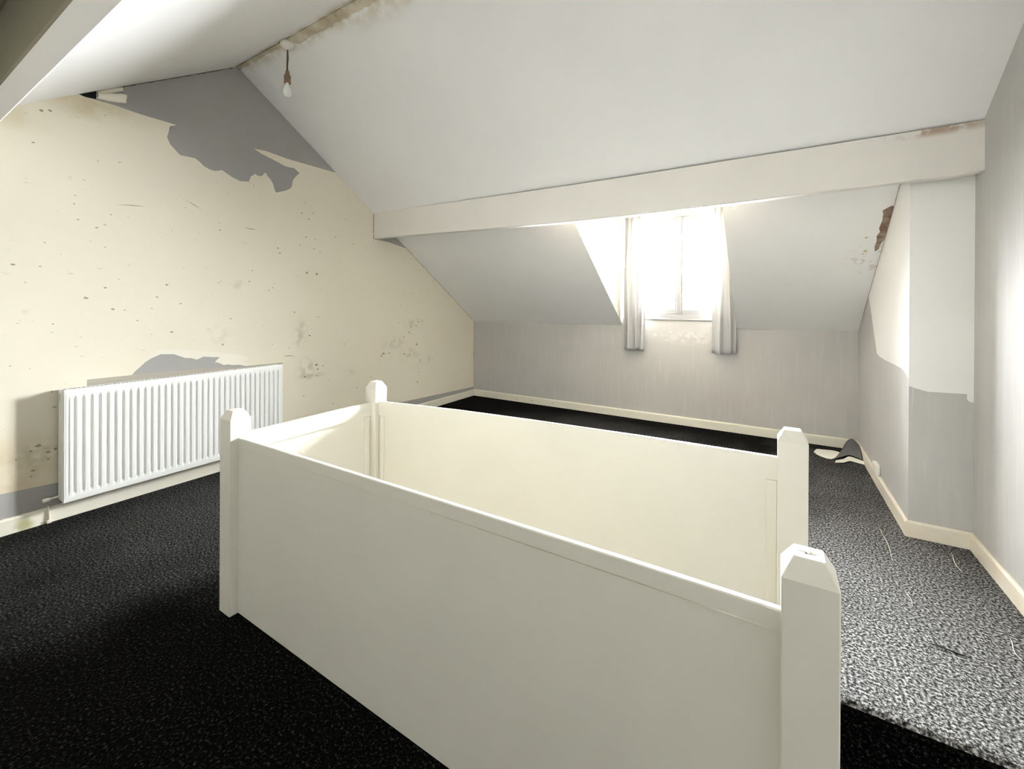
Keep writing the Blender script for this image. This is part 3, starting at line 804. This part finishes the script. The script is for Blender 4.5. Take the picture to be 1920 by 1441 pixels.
# ------------------------------------------------------------------ pendant light at the ridge
pc = Vector((-3.215, 1.915, 0))
pend = thing('pendant_light', 'bare pearl bulb on a short brown flex hanging from the ridge', 'ceiling light', (pc.x, pc.y, 3.41))
bm = bmesh.new()
lathe(bm, [(0, .030), (.050, .030), (.052, .010), (.050, .002), (.040, -.012), (.022, -.022), (.010, -.030), (0, -.030)], (pc.x, pc.y, 3.395), 32)
keep(mesh_obj('ceiling_rose', bm, PLASTIC, smooth=True), pend)
bm = bmesh.new()
tube(bm, [(pc.x, pc.y, 3.37), (pc.x+.002, pc.y, 3.30), (pc.x-.003, pc.y, 3.24), (pc.x, pc.y, 3.19)], [.0055, .007, .006, .008], 8)
keep(mesh_obj('flex', bm, CORDM, smooth=True), pend)
bm = bmesh.new()
lathe(bm, [(.008, .03), (.013, .028), (.016, .0), (.022, -.006), (.024, -.012), (.023, -.055), (.025, -.058), (.025, -.066), (.018, -.068)], (pc.x, pc.y, 3.175), 24)
keep(mesh_obj('lampholder', bm, BRASS, smooth=True), pend)
bm = bmesh.new()
lathe(bm, [(.013, .035), (.014, .015), (.022, -.004), (.031, -.026), (.034, -.045), (.031, -.062), (.022, -.074), (.010, -.080), (0, -.081)], (pc.x, pc.y, 3.083), 28)
keep(mesh_obj('bulb', bm, BULB, smooth=True), pend)

# ------------------------------------------------------------------ curl of peeled paper up at the gable head
t = thing('peeled_paper', 'rolled tongue of peeled wallpaper under the ceiling above the radiator wall', 'peeled wallpaper', (XL, 1.07, 2.83))
bm = bmesh.new()
n = 18; rows = []
for i in range(n+1):
    u = i/n; y = 1.000 + .150*u
    zc = 2.800 + .042*u; rr = .016 + .016*math.sin(math.pi*min(1, u*1.15)*.55)
    if i == n: rr *= .55
    row = []
    for k in range(15):
        a = math.radians(-150 + 300*k/14)
        row.append(bm.verts.new((XL + rr*1.05 + rr*math.cos(a), y + .004*math.sin(k+i), zc + rr*math.sin(a))))
    rows.append(row)
for a, c in zip(rows, rows[1:]):
    for k in range(14): bm.faces.new((a[k], a[k+1], c[k+1], c[k]))
bm.faces.new(rows[-1])
keep(mesh_obj('roll', bm, TORN, smooth=True), t)
bm = bmesh.new()
rows = []
for i in range(13):
    u = i/12; y = 1.005 + .13*u
    zt = zf(y) - .004; zl = zt - .035 - .008*math.sin(5*u+1)
    rows.append([bm.verts.new((XL+.004, y, zt)), bm.verts.new((XL+.016+.006*math.sin(7*u), y, (zt+zl)/2)), bm.verts.new((XL+.010, y, zl))])
for a, c in zip(rows, rows[1:]):
    for k in range(2): bm.faces.new((a[k], a[k+1], c[k+1], c[k]))
keep(mesh_obj('loose_strip', bm, CREAM, smooth=True), t)

# ------------------------------------------------------------------ folded-back carpet corner
t = thing('carpet_offcut', 'turned-up flap of dark carpet with pale backing by the chimney corner', 'carpet flap', (.62, 5.0, 0))
def loft(name, curves, mat, thick=.006, parent=t):
    """surface through a list of polylines with equal counts, then given thickness"""
    bm = bmesh.new()
    nr = 8
    def interp(cv, s):
        s *= len(cv)-1; i = min(int(s), len(cv)-2); f = s-i
        P = [Vector(cv[max(i-1, 0)]), Vector(cv[i]), Vector(cv[i+1]), Vector(cv[min(i+2, len(cv)-1)])]
        return .5*((2*P[1]) + (-P[0]+P[2])*f + (2*P[0]-5*P[1]+4*P[2]-P[3])*f*f + (-P[0]+3*P[1]-3*P[2]+P[3])*f**3)
    dense = [[interp(c, k/20) for k in range(21)] for c in curves]
    G = []
    steps = (len(curves)-1)*nr
    for j in range(steps+1):
        s = j/steps
        G.append([bm.verts.new(interp([d[k] for d in dense], s)) for k in range(21)])
    for a, c in zip(G, G[1:]):
        for k in range(20): bm.faces.new((a[k], a[k+1], c[k+1], c[k]))
    bmesh.ops.recalc_face_normals(bm, faces=bm.faces)
    o = keep(mesh_obj(name, bm, mat, smooth=True), parent)
    md = o.modifiers.new('thickness', 'SOLIDIFY'); md.thickness = thick; md.offset = 0
    return o
# pile side: rises from the floor edge to a crest against the skirting corner
loft('pile_side', [[(.475, 4.862, .006), (.545, 4.95, .014), (.600, 4.975, .034), (.655, 4.95, .030), (.690, 4.90, .022)],
                   [(.505, 4.93, .010), (.560, 5.02, .045), (.610, 5.05, .070), (.655, 5.02, .066), (.690, 4.95, .055)],
                   [(.560, 5.10, .030), (.600, 5.14, .080), (.635, 5.15, .100), (.665, 5.12, .096), (.692, 5.02, .085)],
                   [(.610, 5.24, .075), (.635, 5.26, .104), (.655, 5.27, .112), (.675, 5.24, .110), (.692, 5.12, .105)]], PILE_LIT, .008)
loft('backing_tongue', [[(.340, 4.99, .012), (.366, 4.915, .010), (.42, 4.862, .008), (.462, 4.858, .008)],
                        [(.365, 5.075, .016), (.395, 5.02, .020), (.45, 4.95, .016), (.50, 4.925, .010)],
                        [(.385, 5.105, .012), (.430, 5.10, .016), (.50, 5.10, .020), (.548, 5.06, .022)]], BACKING, .006)
loft('backing_strip', [[(.478, 4.765, .008), (.545, 4.80, .010), (.592, 4.865, .012), (.64, 4.865, .008), (.692, 4.825, .010)],
                       [(.490, 4.825, .010), (.550, 4.885, .014), (.598, 4.945, .028), (.65, 4.925, .026), (.693, 4.875, .024)]], BACKING, .006)

# plastic trunking box on the chimney skirting beside the flap
bm = bmesh.new()
box(bm, CHX-.030, CHX-.001, 4.28, 4.42, .10, .175, .006)
tag(mesh_obj('socket_box', bm, PLASTIC), 'small white surface box on the chimney wall above the skirting', 'electrical box')

# nails in the back skirting
random.seed(5)
for (x, z, lab) in ((-3.145, .045, 'dark nail head in the back skirting, the one nearest the left corner'), (-2.893, .046, 'dark nail head in the back skirting, middle one of three'), (-2.579, .048, 'dark nail head in the back skirting, the one farthest from the left corner')):
    bm = bmesh.new()
    tube(bm, [(x, YB-.0155, z), (x, YB-.019, z)], .006, 10)
    tag(mesh_obj('nail_head', bm, SCREW), lab, 'nail', 'nails in the back skirting')

# pale threads and a dark seam lying on the carpet
def thread(a, c, r, mat, label, cat='thread', group='pale threads on the carpet'):
    bm = bmesh.new(); a = Vector(a); c = Vector(c)
    pts = []
    for k in range(9):
        s = k/8; p = a.lerp(c, s)
        pts.append((p.x + .006*math.sin(5*s+a.x*9), p.y, .004 + .0015*math.sin(7*s)))
    tube(bm, pts, [r*(.3+.7*math.sin(math.pi*(.08+.84*k/8))) for k in range(9)], 6)
    tag(mesh_obj('carpet_thread', bm, mat, smooth=True), label, cat, group)
thread((.582, 3.516, 0), (.571, 3.095, 0), .0018, STRAW, 'pale thread on the carpet off the chimney corner')
thread((.862, 3.385, 0), (.855, 3.163, 0), .0020, STRAW, 'pale thread on the carpet in front of the chimney breast')
thread((.852, 2.641, 0), (.845, 2.500, 0), .0017, STRAW, 'short pale thread on the carpet close to the right wall skirting')
thread((.566, 2.805, 0), (.561, 2.672, 0), .0013, STRAW, 'faint short pale thread in the middle of the right carpet')
thread((.564, 2.424, 0), (.681, 2.412, 0), .0028, BLACKT, 'dark seam thread on the carpet near the stair head', group=None)
